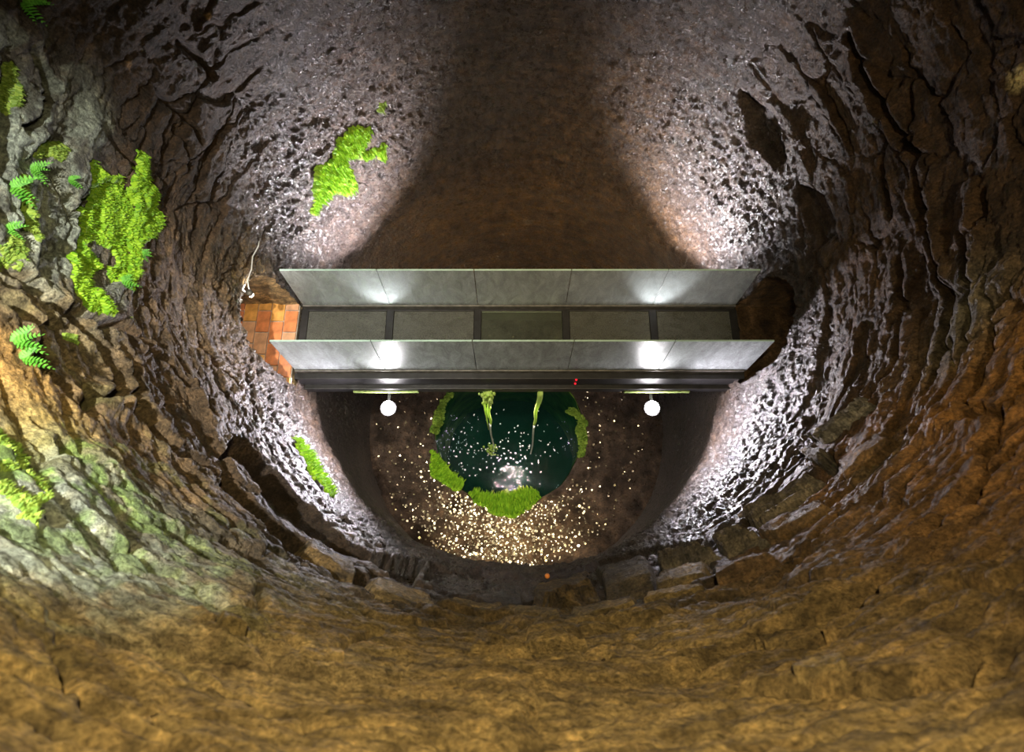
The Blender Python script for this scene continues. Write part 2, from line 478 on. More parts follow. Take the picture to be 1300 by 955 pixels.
disp += pl1 * (0.055 * c1 + 0.075 * open1 * np.exp(-(e1 / 0.055) ** 2))
e2, c2 = cells(wx * 5.2, wy * 5.2, wz * 9.0, 15)
disp += pl1 * (0.012 * c2 + 0.012 * np.exp(-(e2 / 0.09) ** 2) * (1 - open1 * 0.5))
rough = fbm(X0 * 9, Y0 * 9, Z0 * 9, 4, 40, 0.66)
band = sstep(5.6, 6.9, DD) * (1 - sstep(8.4, 9.2, DD))
disp += rough * (0.022 + 0.026 * band * upf) * (0.45 + 0.55 * upf)
e3, c3 = cells(X0 * 15 + 20 * WU, Y0 * 15 + 20 * WV, Z0 * 13, 25)
disp += (0.024 * c3 - 0.022 * np.clip(e3, 0, 0.5)) * (0.22 + 0.78 * band) * upf
disp = disp.astype(np.float32)

def crack(px, width=0.022, depth=0.10, step=0.0, warp=0.6):
    pp = [pick(*p) for p in px]
    rs, cs, rm = window([p[0] for p in pp], [p[1] for p in pp], 0.5)
    sl = (rs, cs)
    d = poly_dist(pp, sl, rm, warp)
    ww = width * (1 + 0.5 * (WU[sl] / 0.05))
    ww = ww * 1.25
    disp[sl] += 1.35 * depth * np.exp(-(d / np.clip(ww, 0.008, 1)) ** 2)
    if step:                                                    # a raised, rounded rim along the crack
        disp[sl] -= step * np.exp(-((d - 0.07) / 0.07) ** 2)

def recess(px, depth, soft=0.03):
    pp = [pick(*p) for p in px]
    rs, cs, rm = window([p[0] for p in pp], [p[1] for p in pp], 0.3)
    sl = (rs, cs)
    ins = inside(pp, sl, rm, 0.6); d = poly_dist(pp + pp[:1], sl, rm, 0.6)
    sd = np.where(ins, d, -d)
    disp[sl] += depth * sstep(-soft, soft, sd)

# left side
crack([(0, 329), (32, 355), (65, 384), (84, 400), (110, 426), (130, 449), (143, 475), (146, 491), (140, 514)], 0.045, 0.26, 0.05)
crack([(140, 514), (182, 537), (201, 556), (227, 576), (260, 592), (290, 612)], 0.030, 0.18, 0.04)
crack([(91, 391), (117, 407), (136, 413), (153, 417), (175, 436), (195, 449), (211, 459), (227, 485), (247, 504), (256, 530)], 0.026, 0.15, 0.03)
crack([(260, 439), (276, 462), (295, 481), (305, 498)], 0.020, 0.12, 0.02)
crack([(182, 368), (198, 397)], 0.018, 0.1, 0.02)
crack([(221, 446), (240, 478)], 0.016, 0.09, 0.02)
crack([(0, 381), (23, 404), (42, 417), (49, 446), (39, 472), (71, 494)], 0.036, 0.2, 0.04)
crack([(94, 498), (107, 511), (107, 524)], 0.028, 0.16, 0.02)
crack([(107, 500), (140, 512)], 0.028, 0.16, 0.02)
crack([(146, 446), (159, 472), (169, 501), (162, 517), (191, 537)], 0.024, 0.15, 0.03)
crack([(175, 472), (195, 488), (211, 504), (214, 517)], 0.020, 0.12, 0.02)
crack([(45, 65), (58, 88), (71, 120), (62, 136), (52, 156), (29, 165)], 0.016, 0.15, 0.03)
crack([(0, 227), (19, 240), (26, 260), (29, 292)], 0.022, 0.14, 0.02)
crack([(0, 282), (19, 295), (30, 310)], 0.022, 0.14, 0.02)
crack([(104, 330), (105, 256), (127, 250), (120, 227), (114, 208)], 0.012, 0.08)
crack([(227, 162), (240, 191), (247, 214)], 0.014, 0.08, 0.02)
crack([(127, 159), (149, 182), (175, 214)], 0.014, 0.07, 0.03)
crack([(0, 596), (19, 612), (45, 635), (75, 661)], 0.022, 0.14, 0.03)
crack([(75, 570), (97, 583), (120, 592)], 0.016, 0.1, 0.02)
crack([(135, 590), (160, 612), (190, 640), (215, 662)], 0.016, 0.09, 0.02)
crack([(200, 575), (225, 612), (262, 650), (320, 690)], 0.016, 0.09, 0.02)
crack([(205, 115), (240, 150), (258, 180)], 0.02, 0.1, 0.02)
crack([(232, 60), (262, 82), (272, 100)], 0.02, 0.1, 0.02)
# ledges low on the left, hollow between them
recess([(292, 545), (318, 562), (350, 598), (385, 638), (430, 680), (470, 704), (540, 714), (522, 748), (471, 720), (419, 697), (381, 670), (354, 652), (326, 622), (302, 594), (280, 582)], 0.20)
recess([(286, 598), (326, 637), (354, 667), (385, 684), (420, 712), (470, 736), (510, 760), (470, 756), (420, 722), (385, 705), (345, 686), (312, 655), (284, 622)], 0.17)
# near side hollow above the edge
recess([(548, 716), (600, 726), (680, 732), (760, 712), (830, 690), (880, 690), (905, 735), (815, 762), (720, 778), (640, 777), (565, 764), (540, 740)], 0.09)
crack([(561, 781), (640, 789), (730, 797), (830, 789), (910, 757)], 0.016, 0.09, 0.03)
crack([(655, 798), (700, 806), (830, 796)], 0.014, 0.07, 0.02)
crack([(430, 830), (470, 812), (560, 805)], 0.010, 0.05, 0.01)
crack([(268, 790), (300, 815), (360, 822)], 0.02, 0.12, 0.03)
# right side
crack([(1080, 44), (1098, 95), (1116, 132), (1138, 169), (1168, 205), (1171, 242), (1190, 286), (1197, 330), (1203, 350)], 0.022, 0.10, 0.075)
crack([(1116, 213), (1124, 242), (1135, 275)], 0.018, 0.1, 0.02)
crack([(1256, 242), (1257, 289), (1241, 311), (1241, 350)], 0.014, 0.08, 0.02)
crack([(1234, 256), (1237, 300)], 0.012, 0.06, 0.02)
crack([(1142, 329), (1142, 367), (1145, 423), (1142, 448), (1145, 461), (1120, 492), (1108, 506)], 0.018, 0.12, 0.03)
crack([(1192, 291), (1198, 348), (1208, 386), (1198, 430), (1183, 480), (1173, 499)], 0.016, 0.10, 0.03)
crack([(1245, 298), (1241, 329), (1239, 373), (1233, 411), (1227, 445), (1202, 508), (1173, 549), (1130, 600)], 0.016, 0.11, 0.03)
crack([(1296, 392), (1264, 417), (1255, 455), (1239, 492), (1230, 511), (1202, 536)], 0.016, 0.11, 0.03)
crack([(1299, 461), (1290, 499), (1261, 527), (1220, 533)], 0.024, 0.15, 0.03)
crack([(1300, 568), (1241, 623), (1222, 646), (1180, 690)], 0.020, 0.13, 0.03)
crack([(1213, 743), (1277, 748), (1300, 725)], 0.020, 0.13, 0.03)
crack([(937, 771), (987, 785), (1030, 770)], 0.016, 0.09, 0.02)
crack([(1150, 560), (1120, 610), (1080, 650), (1040, 690)], 0.014, 0.08, 0.02)
crack([(1095, 520), (1060, 570), (1020, 610)], 0.02, 0.11, 0.02)
recess([(985, 640), (1020, 600), (1050, 575), (1062, 590), (1040, 620), (1000, 655)], 0.10)
recess([(935, 120), (985, 150), (1000, 200), (985, 215), (950, 180)], 0.14)
recess([(1010, 235), (1040, 250), (1060, 290), (1040, 320), (1020, 280)], 0.10)

# passages behind the two ends of the bridge
PASS_Y, PASS_HW, PASS_SP, PASS_RISE = 3.12, 0.54, 0.72, 0.60
def in_arch(y, h, grow=1.0):
    hw = PASS_HW * grow; sp = PASS_SP
    dy = np.abs(y - PASS_Y)
    top = sp + np.sqrt(np.clip(1 - (dy / hw) ** 2, 0, 1)) * PASS_RISE * grow
    return (dy < hw) & (h > -0.06) & (h < top)

RR = (RB + disp).astype(np.float32)
XX = XC + RR * np.cos(TT); YY = YC + RR * np.sin(TT)
hole = in_arch(YY + WU * 0.5, CAM_Z - DD + WV * 0.5)

def wall_r(th, D):
    """displaced radius at (theta, depth)"""
    fi = (th - TH0) / (2 * math.pi) * NT
    fj = np.interp(D, rows, np.arange(NR))
    i0 = int(math.floor(fi)); j0 = int(min(NR - 2, math.floor(fj))); a = fi - i0; b = fj - j0
    g = lambda j, i: float(RR[j, i % NT])
    return (g(j0, i0) * (1 - a) + g(j0, i0 + 1) * a) * (1 - b) + (g(j0 + 1, i0) * (1 - a) + g(j0 + 1, i0 + 1) * a) * b

def wall_pt(th, D, off=0.0):
    r = wall_r(th, D) - off
    return Vector((XC + r * math.cos(th), YC + r * math.sin(th), CAM_Z - D))

# colour of the rock, with some lit and dim areas put into it
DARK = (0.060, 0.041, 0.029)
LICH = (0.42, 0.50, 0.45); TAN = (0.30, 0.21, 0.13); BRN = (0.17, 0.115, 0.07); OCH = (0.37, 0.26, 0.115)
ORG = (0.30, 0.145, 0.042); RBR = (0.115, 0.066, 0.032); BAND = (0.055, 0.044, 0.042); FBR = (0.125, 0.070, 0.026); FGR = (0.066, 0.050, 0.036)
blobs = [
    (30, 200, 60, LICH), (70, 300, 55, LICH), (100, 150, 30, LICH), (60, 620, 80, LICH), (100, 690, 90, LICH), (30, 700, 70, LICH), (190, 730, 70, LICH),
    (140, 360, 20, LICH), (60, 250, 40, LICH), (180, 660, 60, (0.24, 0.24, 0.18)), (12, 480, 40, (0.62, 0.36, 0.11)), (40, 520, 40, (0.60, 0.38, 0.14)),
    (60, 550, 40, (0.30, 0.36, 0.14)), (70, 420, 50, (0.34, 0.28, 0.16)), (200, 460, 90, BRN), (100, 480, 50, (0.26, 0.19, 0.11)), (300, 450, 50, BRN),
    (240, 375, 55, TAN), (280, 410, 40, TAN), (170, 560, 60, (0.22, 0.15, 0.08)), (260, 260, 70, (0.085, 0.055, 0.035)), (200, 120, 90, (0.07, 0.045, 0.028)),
    (100, 830, 110, OCH), (310, 825, 70, (0.52, 0.38, 0.20)), (420, 845, 60, (0.50, 0.37, 0.20)), (300, 800, 90, OCH), (480, 820, 110, OCH), (640, 830, 120, (0.31, 0.21, 0.085)), (820, 830, 120, OCH), (1000, 820, 120, (0.29, 0.195, 0.08)), (1200, 800, 130, (0.20, 0.125, 0.05)),  # right end darkened in colour, standing in for weaker lamp light
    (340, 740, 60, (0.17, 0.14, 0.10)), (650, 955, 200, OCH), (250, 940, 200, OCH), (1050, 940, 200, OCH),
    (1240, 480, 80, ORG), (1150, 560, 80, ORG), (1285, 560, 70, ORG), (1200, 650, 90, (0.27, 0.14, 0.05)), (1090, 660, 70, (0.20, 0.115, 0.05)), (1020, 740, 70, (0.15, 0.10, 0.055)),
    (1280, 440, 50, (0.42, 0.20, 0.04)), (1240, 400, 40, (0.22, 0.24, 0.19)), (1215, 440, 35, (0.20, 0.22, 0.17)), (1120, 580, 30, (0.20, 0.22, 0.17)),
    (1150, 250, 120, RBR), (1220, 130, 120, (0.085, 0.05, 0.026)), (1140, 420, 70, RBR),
    (380, 290, 60, BAND), (420, 330, 50, BAND), (350, 520, 40, BAND), (370, 590, 40, BAND), (450, 660, 40, BAND), (980, 480, 60, BAND), (960, 560, 50, BAND), (890, 640, 50, BAND), (930, 260, 70, BAND), (990, 380, 50, BAND), (450, 180, 60, (0.12, 0.095, 0.085)), (920, 210, 50, (0.13, 0.105, 0.09)),  # paler pair at the end puts the floodlit spots into the colour
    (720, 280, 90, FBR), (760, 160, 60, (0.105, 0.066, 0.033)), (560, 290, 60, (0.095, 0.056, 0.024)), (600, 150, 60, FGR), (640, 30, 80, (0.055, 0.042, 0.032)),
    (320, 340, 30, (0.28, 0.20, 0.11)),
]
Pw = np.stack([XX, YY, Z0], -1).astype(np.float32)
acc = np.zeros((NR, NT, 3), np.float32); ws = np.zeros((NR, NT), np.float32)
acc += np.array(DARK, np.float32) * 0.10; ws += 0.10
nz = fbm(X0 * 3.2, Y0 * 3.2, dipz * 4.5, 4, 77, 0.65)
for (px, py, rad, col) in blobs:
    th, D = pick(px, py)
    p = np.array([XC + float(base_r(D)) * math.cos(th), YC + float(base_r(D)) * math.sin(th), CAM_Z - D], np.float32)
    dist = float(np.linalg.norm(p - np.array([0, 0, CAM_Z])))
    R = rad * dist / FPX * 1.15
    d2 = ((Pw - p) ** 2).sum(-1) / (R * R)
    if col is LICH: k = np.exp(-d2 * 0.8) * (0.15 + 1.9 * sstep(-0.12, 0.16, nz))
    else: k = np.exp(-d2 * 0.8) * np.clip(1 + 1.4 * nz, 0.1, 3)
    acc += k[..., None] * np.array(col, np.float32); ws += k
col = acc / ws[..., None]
# dull green film on the lit left side, thin orange veins on the right
nz2 = fbm(X0 * 5, Y0 * 5, Z0 * 5, 4, 123, 0.6)
th_g, D_g = pick(60, 600)
pg = np.array([XC + float(base_r(D_g)) * math.cos(th_g), YC + float(base_r(D_g)) * math.sin(th_g), CAM_Z - D_g], np.float32)
kg = np.exp(-((Pw - pg) ** 2).sum(-1) / 0.9 ** 2) * sstep(0.0, 0.2, nz2) * 0.8
col = col * (1 - kg[..., None]) + kg[..., None] * np.array((0.20, 0.36, 0.07), np.float32)
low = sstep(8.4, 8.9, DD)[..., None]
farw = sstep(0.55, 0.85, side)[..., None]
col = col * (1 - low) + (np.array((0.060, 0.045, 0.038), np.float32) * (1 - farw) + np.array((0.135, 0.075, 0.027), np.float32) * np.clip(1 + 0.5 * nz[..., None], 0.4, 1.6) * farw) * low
for (px, py, rp, c) in [(308, 187, 8, (0.65, 0.42, 0.18)), (170, 85, 8, (0.55, 0.32, 0.10)), (1293, 98, 17, (0.75, 0.62, 0.30)), (1277, 95, 5, (0.6, 0.5, 0.3)), (266, 20, 4, (0.5, 0.3, 0.1)), (670, 282, 8, (0.20, 0.14, 0.075)), (218, 218, 6, (0.30, 0.42, 0.38)), (215, 382, 7, (0.55, 0.38, 0.2)), (190, 425, 9, (0.5, 0.36, 0.2))]:
    th, D = pick(px, py)
    p = np.array([XC + float(base_r(D)) * math.cos(th), YC + float(base_r(D)) * math.sin(th), CAM_Z - D], np.float32)
    dist = float(np.linalg.norm(p - np.array([0, 0, CAM_Z])))
    d = np.sqrt(((Pw - p) ** 2).sum(-1)) + 0.03 * nz2
    k = (1 - sstep(0.6, 1.0, d / (rp * dist / FPX)))[..., None]
    col = col * (1 - k) + k * np.array(c, np.float32)
# dampness: wet near the lamps and on the far side, dry and dusty near the mouth
wet = np.clip((0.35 * sstep(2.6, 4.5, DD) + 0.55 * sstep(5.2, 6.9, DD) + 0.4 * (1 - near) * sstep(3, 5, DD))  + 0.15 * nz2 + 0.25 * sstep(0.5, 0.9, side), 0, 1)
th_l, D_l = pick(60, 560)
pl = np.array([XC + float(base_r(D_l)) * math.cos(th_l), YC + float(base_r(D_l)) * math.sin(th_l), CAM_Z - D_l], np.float32)
wet *= 1 - 0.75 * np.exp(-((Pw - pl) ** 2).sum(-1) / 1.4 ** 2)

idx = np.arange(NR * NT).reshape(NR, NT)
a = idx[:-1]; b = np.roll(idx, -1, 1)[:-1]; c = np.roll(idx, -1, 1)[1:]; d = idx[1:]
F = np.stack([a, b, c, d], -1)
keep = ~(hole[:-1] & np.roll(hole, -1, 1)[:-1] & hole[1:] & np.roll(hole, -1, 1)[1:])
F = F[keep][:, ::-1]
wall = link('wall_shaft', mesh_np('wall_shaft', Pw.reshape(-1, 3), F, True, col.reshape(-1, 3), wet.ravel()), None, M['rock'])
tag(wall, kind='structure')

# ------------------------------------------------------------------ stone blocks of the ledges (pieces of the wall)
def stone(quad, thick, grooves=0, color=(0.24, 0.17, 0.08), nu=34, nv=14, seed=0, gdepth=0.085, along=True):
    q = [pick(*p) for p in quad]
    u, v = np.meshgrid(np.linspace(0, 1, nu), np.linspace(0, 1, nv))
    th = (q[0][0] * (1 - u) + q[1][0] * u) * (1 - v) + (q[3][0] * (1 - u) + q[2][0] * u) * v
    D = (q[0][1] * (1 - u) + q[1][1] * u) * (1 - v) + (q[3][1] * (1 - u) + q[2][1] * u) * v
    r0 = base_r(D)
    e = np.minimum(np.minimum(u, 1 - u) * 9, np.minimum(v, 1 - v) * 4.5)
    prof = sstep(0.0, 1.0, e)
    x = XC + r0 * np.cos(th); y = YC + r0 * np.sin(th); z = CAM_Z - D
    n = fbm(x * 5, y * 5, z * 9, 4, 200 + seed, 0.6); n2 = fbm(x * 2.2, y * 2.2, z * 2.2, 2, 300 + seed)
    off = 0.85 * thick * prof - 0.13 * (1 - prof) + 0.040 * n * prof + 0.022 * n2 - 0.02
    if grooves:
        g = (v if along else u) * grooves + 0.12 * n2
        off += gdepth * ((g % 1.0) ** 1.6 - 0.5) * prof      # tool marks: a row of sawtooth ribs
    r = r0 - off
    th = th + 0.026 * fbm(x * 3.5, y * 3.5, z * 3.5, 4, 400 + seed, 0.6); z = z + 0.06 * fbm(x * 3.5, y * 3.5, z * 3.5, 4, 500 + seed, 0.6)
    V = np.stack([XC + r * np.cos(th), YC + r * np.sin(th), z], -1).reshape(-1, 3)
    i = np.arange(nu * nv).reshape(nv, nu)
    Fq = np.stack([i[:-1, :-1], i[:-1, 1:], i[1:, 1:], i[1:, :-1]], -1).reshape(-1, 4)
    cc = np.array(color) * np.clip(1 + 0.6 * n + 0.3 * n2, 0.4, 2)[..., None]
    o = link('stone_block', mesh_np('stone_block', V, Fq, True, cc.reshape(-1, 3), np.full(len(V), 0.25)), wall, M['rock'])
    return o

OS = (0.27, 0.19, 0.085); OB = (0.17, 0.115, 0.05); GB = (0.17, 0.14, 0.10)
stone([(458, 732), (557, 764), (548, 781), (470, 765)], 0.08, 0, OS, seed=1)
stone([(380, 678), (456, 718), (456, 742), (392, 706)], 0.07, 0, OB, seed=2)
stone([(561, 767), (640, 774), (640, 787), (562, 778)], 0.08, 0, OS, seed=3)
stone([(643, 774), (721, 780), (720, 793), (643, 787)], 0.08, 0, OS, seed=4)
stone([(725, 780), (815, 764), (819, 778), (725, 793)], 0.09, 0, OS, seed=5)
stone([(819, 764), (906, 744), (909, 753), (822, 778)], 0.09, 0, OS, seed=6)
stone([(670, 744), (748, 720), (750, 738), (676, 763)], 0.05, 0, OB, seed=7)
stone([(678, 762), (757, 740), (764, 757), (690, 778)], 0.05, 4, OB, seed=8, nv=40)
stone([(752, 722), (822, 704), (832, 738), (766, 754)], 0.10, 0, (0.10, 0.075, 0.045), seed=9)
stone([(831, 707), (893, 697), (920, 712), (838, 735)], 0.09, 4, GB, seed=10, nv=40)
stone([(826, 738), (908, 716), (905, 742), (836, 757)], 0.10, 0, OS, seed=11)
stone([(906, 732), (972, 706), (999, 718), (917, 752)], 0.11, 0, (0.15, 0.09, 0.045), seed=12)
stone([(1022, 566), (1110, 504), (1122, 514), (1050, 566)], 0.08, 5, (0.27, 0.245, 0.20), seed=13, nv=60)
stone([(1022, 570), (1050, 568), (1056, 588), (1030, 590)], 0.12, 0, GB, seed=14)
stone([(925, 660), (1038, 600), (1058, 612), (972, 668)], 0.07, 6, (0.23, 0.19, 0.14), seed=15, nv=64)
stone([(950, 690), (1052, 634), (1066, 650), (985, 692)], 0.10, 0, (0.18, 0.11, 0.05), seed=16)
stone([(1062, 590), (1120, 545), (1140, 556), (1075, 612)], 0.06, 0, (0.24, 0.14, 0.06), seed=17)
stone([(905, 690), (945, 672), (985, 690), (925, 712)], 0.08, 4, GB, seed=18, nv=36)
stone([(270, 790), (300, 800), (318, 826), (275, 815)], 0.10, 0, (0.28, 0.20, 0.08), seed=19)
stone([(370, 838), (440, 842), (440, 858), (372, 856)], 0.07, 0, OCH, seed=20)
stone([(1010, 852), (1085, 840), (1090, 862), (1015, 872)], 0.09, 0, OCH, seed=21)
stone([(800, 800), (870, 792), (872, 812), (800, 822)], 0.05, 0, OCH, seed=22)

# ------------------------------------------------------------------ pool rim floor, pool, water
R_POOL = 1.42
PXC = -0.06                                           # the pool lies a little left of the axis
def floor_z(x, y):
    r = np.hypot(x - PXC, y - YC)
    z = CAM_Z - D_FLOOR - 0.13 * (1 - sstep(1.4, 2.2, r)) + 0.035 * fbm(x * 2.5, y * 2.5, x * 0, 3, 9) + 0.028 * fbm(x * 13, y * 13, x * 0, 3, 19)
    return z
nt_, nr_ = 420, 90
t_, k_ = np.meshgrid(np.linspace(-math.pi, math.pi, nt_, endpoint=False), np.linspace(0, 1, nr_))
edge = R_POOL + 0.045 * fbm(np.cos(t_) * 2.2, np.sin(t_) * 2.2, t_ * 0, 3, 15)
r_ = edge * (1 - k_) + 2.95 * k_
x_ = PXC + (XC - PXC) * k_ ** 2 + r_ * np.cos(t_); y_ = YC + r_ * np.sin(t_); z_ = floor_z(x_, y_) - 0.12 * np.exp(-((r_ - edge) / 0.05))
i = np.arange(nt_ * nr_).reshape(nr_, nt_)
Ff = np.stack([i[:-1], np.roll(i, -1, 1)[:-1], np.roll(i, -1, 1)[1:], i[1:]], -1).reshape(-1, 4)[:, ::-1]
nf = fbm(x_ * 4, y_ * 4, z_ * 4, 4, 55)
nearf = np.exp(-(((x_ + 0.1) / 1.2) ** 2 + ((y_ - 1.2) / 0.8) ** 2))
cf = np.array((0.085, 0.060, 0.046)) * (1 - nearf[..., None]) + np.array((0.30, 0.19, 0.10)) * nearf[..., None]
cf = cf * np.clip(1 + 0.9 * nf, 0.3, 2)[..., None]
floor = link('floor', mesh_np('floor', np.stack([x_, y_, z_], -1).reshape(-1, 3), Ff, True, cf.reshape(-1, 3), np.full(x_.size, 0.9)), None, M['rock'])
tag(floor, kind='structure')

pz = np.concatenate([np.linspace(-4.70, -5.4, 24), np.linspace(-5.5, -7.4, 8)])
t_, z_ = np.meshgrid(np.linspace(-math.pi, math.pi, 200, endpoint=False), pz)
r_ = R_POOL - 0.01 + 0.045 * fbm(np.cos(t_) * 2.2, np.sin(t_) * 2.2, t_ * 0, 3, 15) + 0.03 * fbm(np.cos(t_) * 6, np.sin(t_) * 6, z_ * 5, 3, 27) * (z_ < -4.6)
i = np.arange(t_.size).reshape(t_.shape)
Ff = np.stack([i[:-1], np.roll(i, -1, 1)[:-1], np.roll(i, -1, 1)[1:], i[1:]], -1).reshape(-1, 4)
pw = link('wall_pool', mesh_np('wall_pool', np.stack([PXC + r_ * np.cos(t_), YC + r_ * np.sin(t_), z_], -1).reshape(-1, 3), Ff), None, M['pool'])
tag(pw, kind='structure')
bm = bmesh.new(); bmesh.ops.create_circle(bm, cap_ends=True, segments=64, radius=1.6)
bmesh.ops.translate(bm, verts=bm.verts, vec=(PXC, YC, -7.38))
tag(link('floor_pool', bm_mesh('floor_pool', bm), None, M['pool_bed']), kind='structure')

Z_W = CAM_Z - D_WATER
t_, k_ = np.meshgrid(np.linspace(-math.pi, math.pi, 160, endpoint=False), np.linspace(0.0, 1.0, 50) ** 0.8)
r_ = k_ * (R_POOL + 0.03)
x_ = PXC + r_ * np.cos(t_); y_ = YC + r_ * np.sin(t_)
z_ = Z_W + 0.004 * fbm(x_ * 5, y_ * 5, x_ * 0, 2, 66)
for (sx, sy) in [(-0.33, 2.6), (0.36, 2.6), (-1.0, 2.5)]:                 # rings where drops fall
    dd = np.hypot(x_ - sx, y_ - sy)
    z_ = z_ + 0.005 * np.sin(dd * 42) * np.exp(-dd * 3.2)
i = np.arange(t_.size).reshape(t_.shape)
Ff = np.stack([i[:-1], np.roll(i, -1, 1)[:-1], np.roll(i, -1, 1)[1:], i[1:]], -1).reshape(-1, 4)[:, ::-1]
wo = link('well_water', mesh_np('well_water', np.stack([x_, y_, z_], -1).reshape(-1, 3), Ff), None, M['water'])
tag(wo, 'dark green water filling the round pool at the bottom of the well', 'water')

# ------------------------------------------------------------------ passages
def passage(name, sgn, cols, length):
    prof = []
    hw, spz = PASS_HW * 1.03, PASS_SP
    for k in range(9): prof.append((PASS_Y - hw, -0.06 + (spz + 0.06) * k / 8))
    for k in range(1, 24):
        a_ = math.pi - math.pi * k / 24
        prof.append((PASS_Y + hw * math.cos(a_), spz + (PASS_RISE + 0.02) * math.sin(a_)))
    for k in range(9): prof.append((PASS_Y + hw, spz - (spz + 0.06) * k / 8))
    for k in range(1, 10): prof.append((PASS_Y + hw - 2 * hw * k / 10, -0.06))
    prof = np.array(prof); n = len(prof)
    ns = 46
    V = np.zeros((ns, n, 3)); 
    cy, cz = PASS_Y, 0.55
    for s in range(ns):
        f = s / (ns - 1)
        for k, (py_, h_) in enumerate(prof):
            if s == 0: yy, hh, dx = cy + (py_ - cy) * 1.35, cz + (h_ - cz) * 1.35, 0.08
            else: yy, hh, dx = py_, h_, 0.02 + (f ** 1.2) * length
            D = CAM_Z - hh
            rw = float(base_r(min(D, D_LIP))) 
            xx = math.sqrt(max(0.3, rw * rw - (yy - YC) ** 2)) + dx
            V[s, k] = (XC + sgn * xx, yy, hh)
    x, y, z = V[..., 0], V[..., 1], V[..., 2]
    nn = fbm(x * 3.5, y * 3.5, z * 3.5, 4, 71, 0.6); n2 = fbm(x * 11, y * 11, z * 11, 3, 81)
    k = (z > 0.0)
    y = y + (0.05 * nn + 0.015 * n2) * k * np.sign(y - cy); z = z + (0.05 * nn + 0.015 * n2) * k * (z > 0.7)
    V = np.stack([x, y, z], -1)
    i = np.arange(ns * n).reshape(ns, n)
    Fq = np.stack([i[:-1], np.roll(i, -1, 1)[:-1], np.roll(i, -1, 1)[1:], i[1:]], -1).reshape(-1, 4)
    if sgn > 0: Fq = Fq[:, ::-1]
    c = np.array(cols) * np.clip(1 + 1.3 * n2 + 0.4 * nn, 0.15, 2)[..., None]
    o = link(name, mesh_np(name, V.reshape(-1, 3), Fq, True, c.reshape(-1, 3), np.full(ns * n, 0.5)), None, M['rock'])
    tag(o, kind='structure')
    return o
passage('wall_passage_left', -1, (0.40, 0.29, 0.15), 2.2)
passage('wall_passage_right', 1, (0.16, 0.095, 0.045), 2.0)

fp = box_obj('floor_passage', (-4.9, -2.74, PASS_Y - 0.62, PASS_Y + 0.62, -0.10, -0.012), M['mortar'], None, 0)
tag(fp, kind='structure')
bm = bmesh.new(); add_box(bm, -0.082, 0.082, -0.142, 0.142, -0.028, 0.012, 0.006)
brick_me = bm_mesh('brick', bm)
brick_mes = []
for mt_ in ('brick', 'brick', 'brick_amber', 'brick_pale'):
    q_ = brick_me.copy(); q_.materials.append(M[mt_]); brick_mes.append(q_)
for ci in range(9):
    for rj in range(5):
        y = PASS_Y - 0.60 + 0.30 * rj + (0.15 if ci % 2 else 0) + 0.02
        if y > PASS_Y + 0.64: continue
        o = link('brick', random.choice(brick_mes), fp)
        o.location = (-2.83 - 0.176 * ci, y, random.uniform(-0.003, 0.003))
        o.rotation_euler = (random.uniform(-.012, .012), random.uniform(-.012, .012), random.uniform(-.01, .01))

# small lamp and its cable at the mouth of the left passage
lamp = empty('passage_lamp', wall_pt(*pick(314, 374), 0.07))
tag(lamp, 'small bright white lamp at the arched edge of the left passage mouth', 'lamp')
bm = bmesh.new(); bmesh.ops.create_cone(bm, cap_ends=True, segments=16, radius1=0.028, radius2=0.034, depth=0.06)
link('housing', bm_mesh('housing', bm, True), lamp, M['channel']).location = (0, 0, 0.035)
bm = bmesh.new(); bmesh.ops.create_uvsphere(bm, u_segments=14, v_segments=8, radius=0.027)
link('lens', bm_mesh('lens', bm, True), lamp, M['small_lens']).location = (0.0, 0, -0.005)
pl_ = bpy.data.lights.new('passage_glow', 'POINT'); pl_.energy = 15; pl_.color = (1, 0.92, 0.84); pl_.shadow_soft_size = 0.03
po = bpy.data.objects.new('passage_glow', pl_); po.location = lamp.location + Vector((-0.10, 0.12, -0.08)); C.objects.link(po)
pts = [wall_pt(*pick(*p), 0.05) for p in [(327, 306), (325, 312), (321, 326), (317, 342), (315, 356), (314, 370)]]
cb = link('cable', tube_mesh('cable', pts, [0.007] * len(pts)), None, M['cable'])
tag(cb, 'thin pale cable running down the rock edge to the small passage lamp', 'cable')

# ------------------------------------------------------------------ footbridge
BX0, BX1 = -2.69, 2.875
SEAM = [-1.565, -0.440, 0.690, 1.810]
YN, YF = 2.78, 3.66
br = empty('footbridge', (0.085, 3.22, 0))
tag(br, 'narrow steel footbridge with streaked glass railings and grimy glass floor across the well', 'bridge')
def bpart(name, bnds, mat, bev=0.004, parent=None):
    ox, oy, oz = br.location
    b = (bnds[0] - ox, bnds[1] - ox, bnds[2] - oy, bnds[3] - oy, bnds[4] - oz, bnds[5] - oz)
    return box_obj(name, b, mat, parent or br, bev)
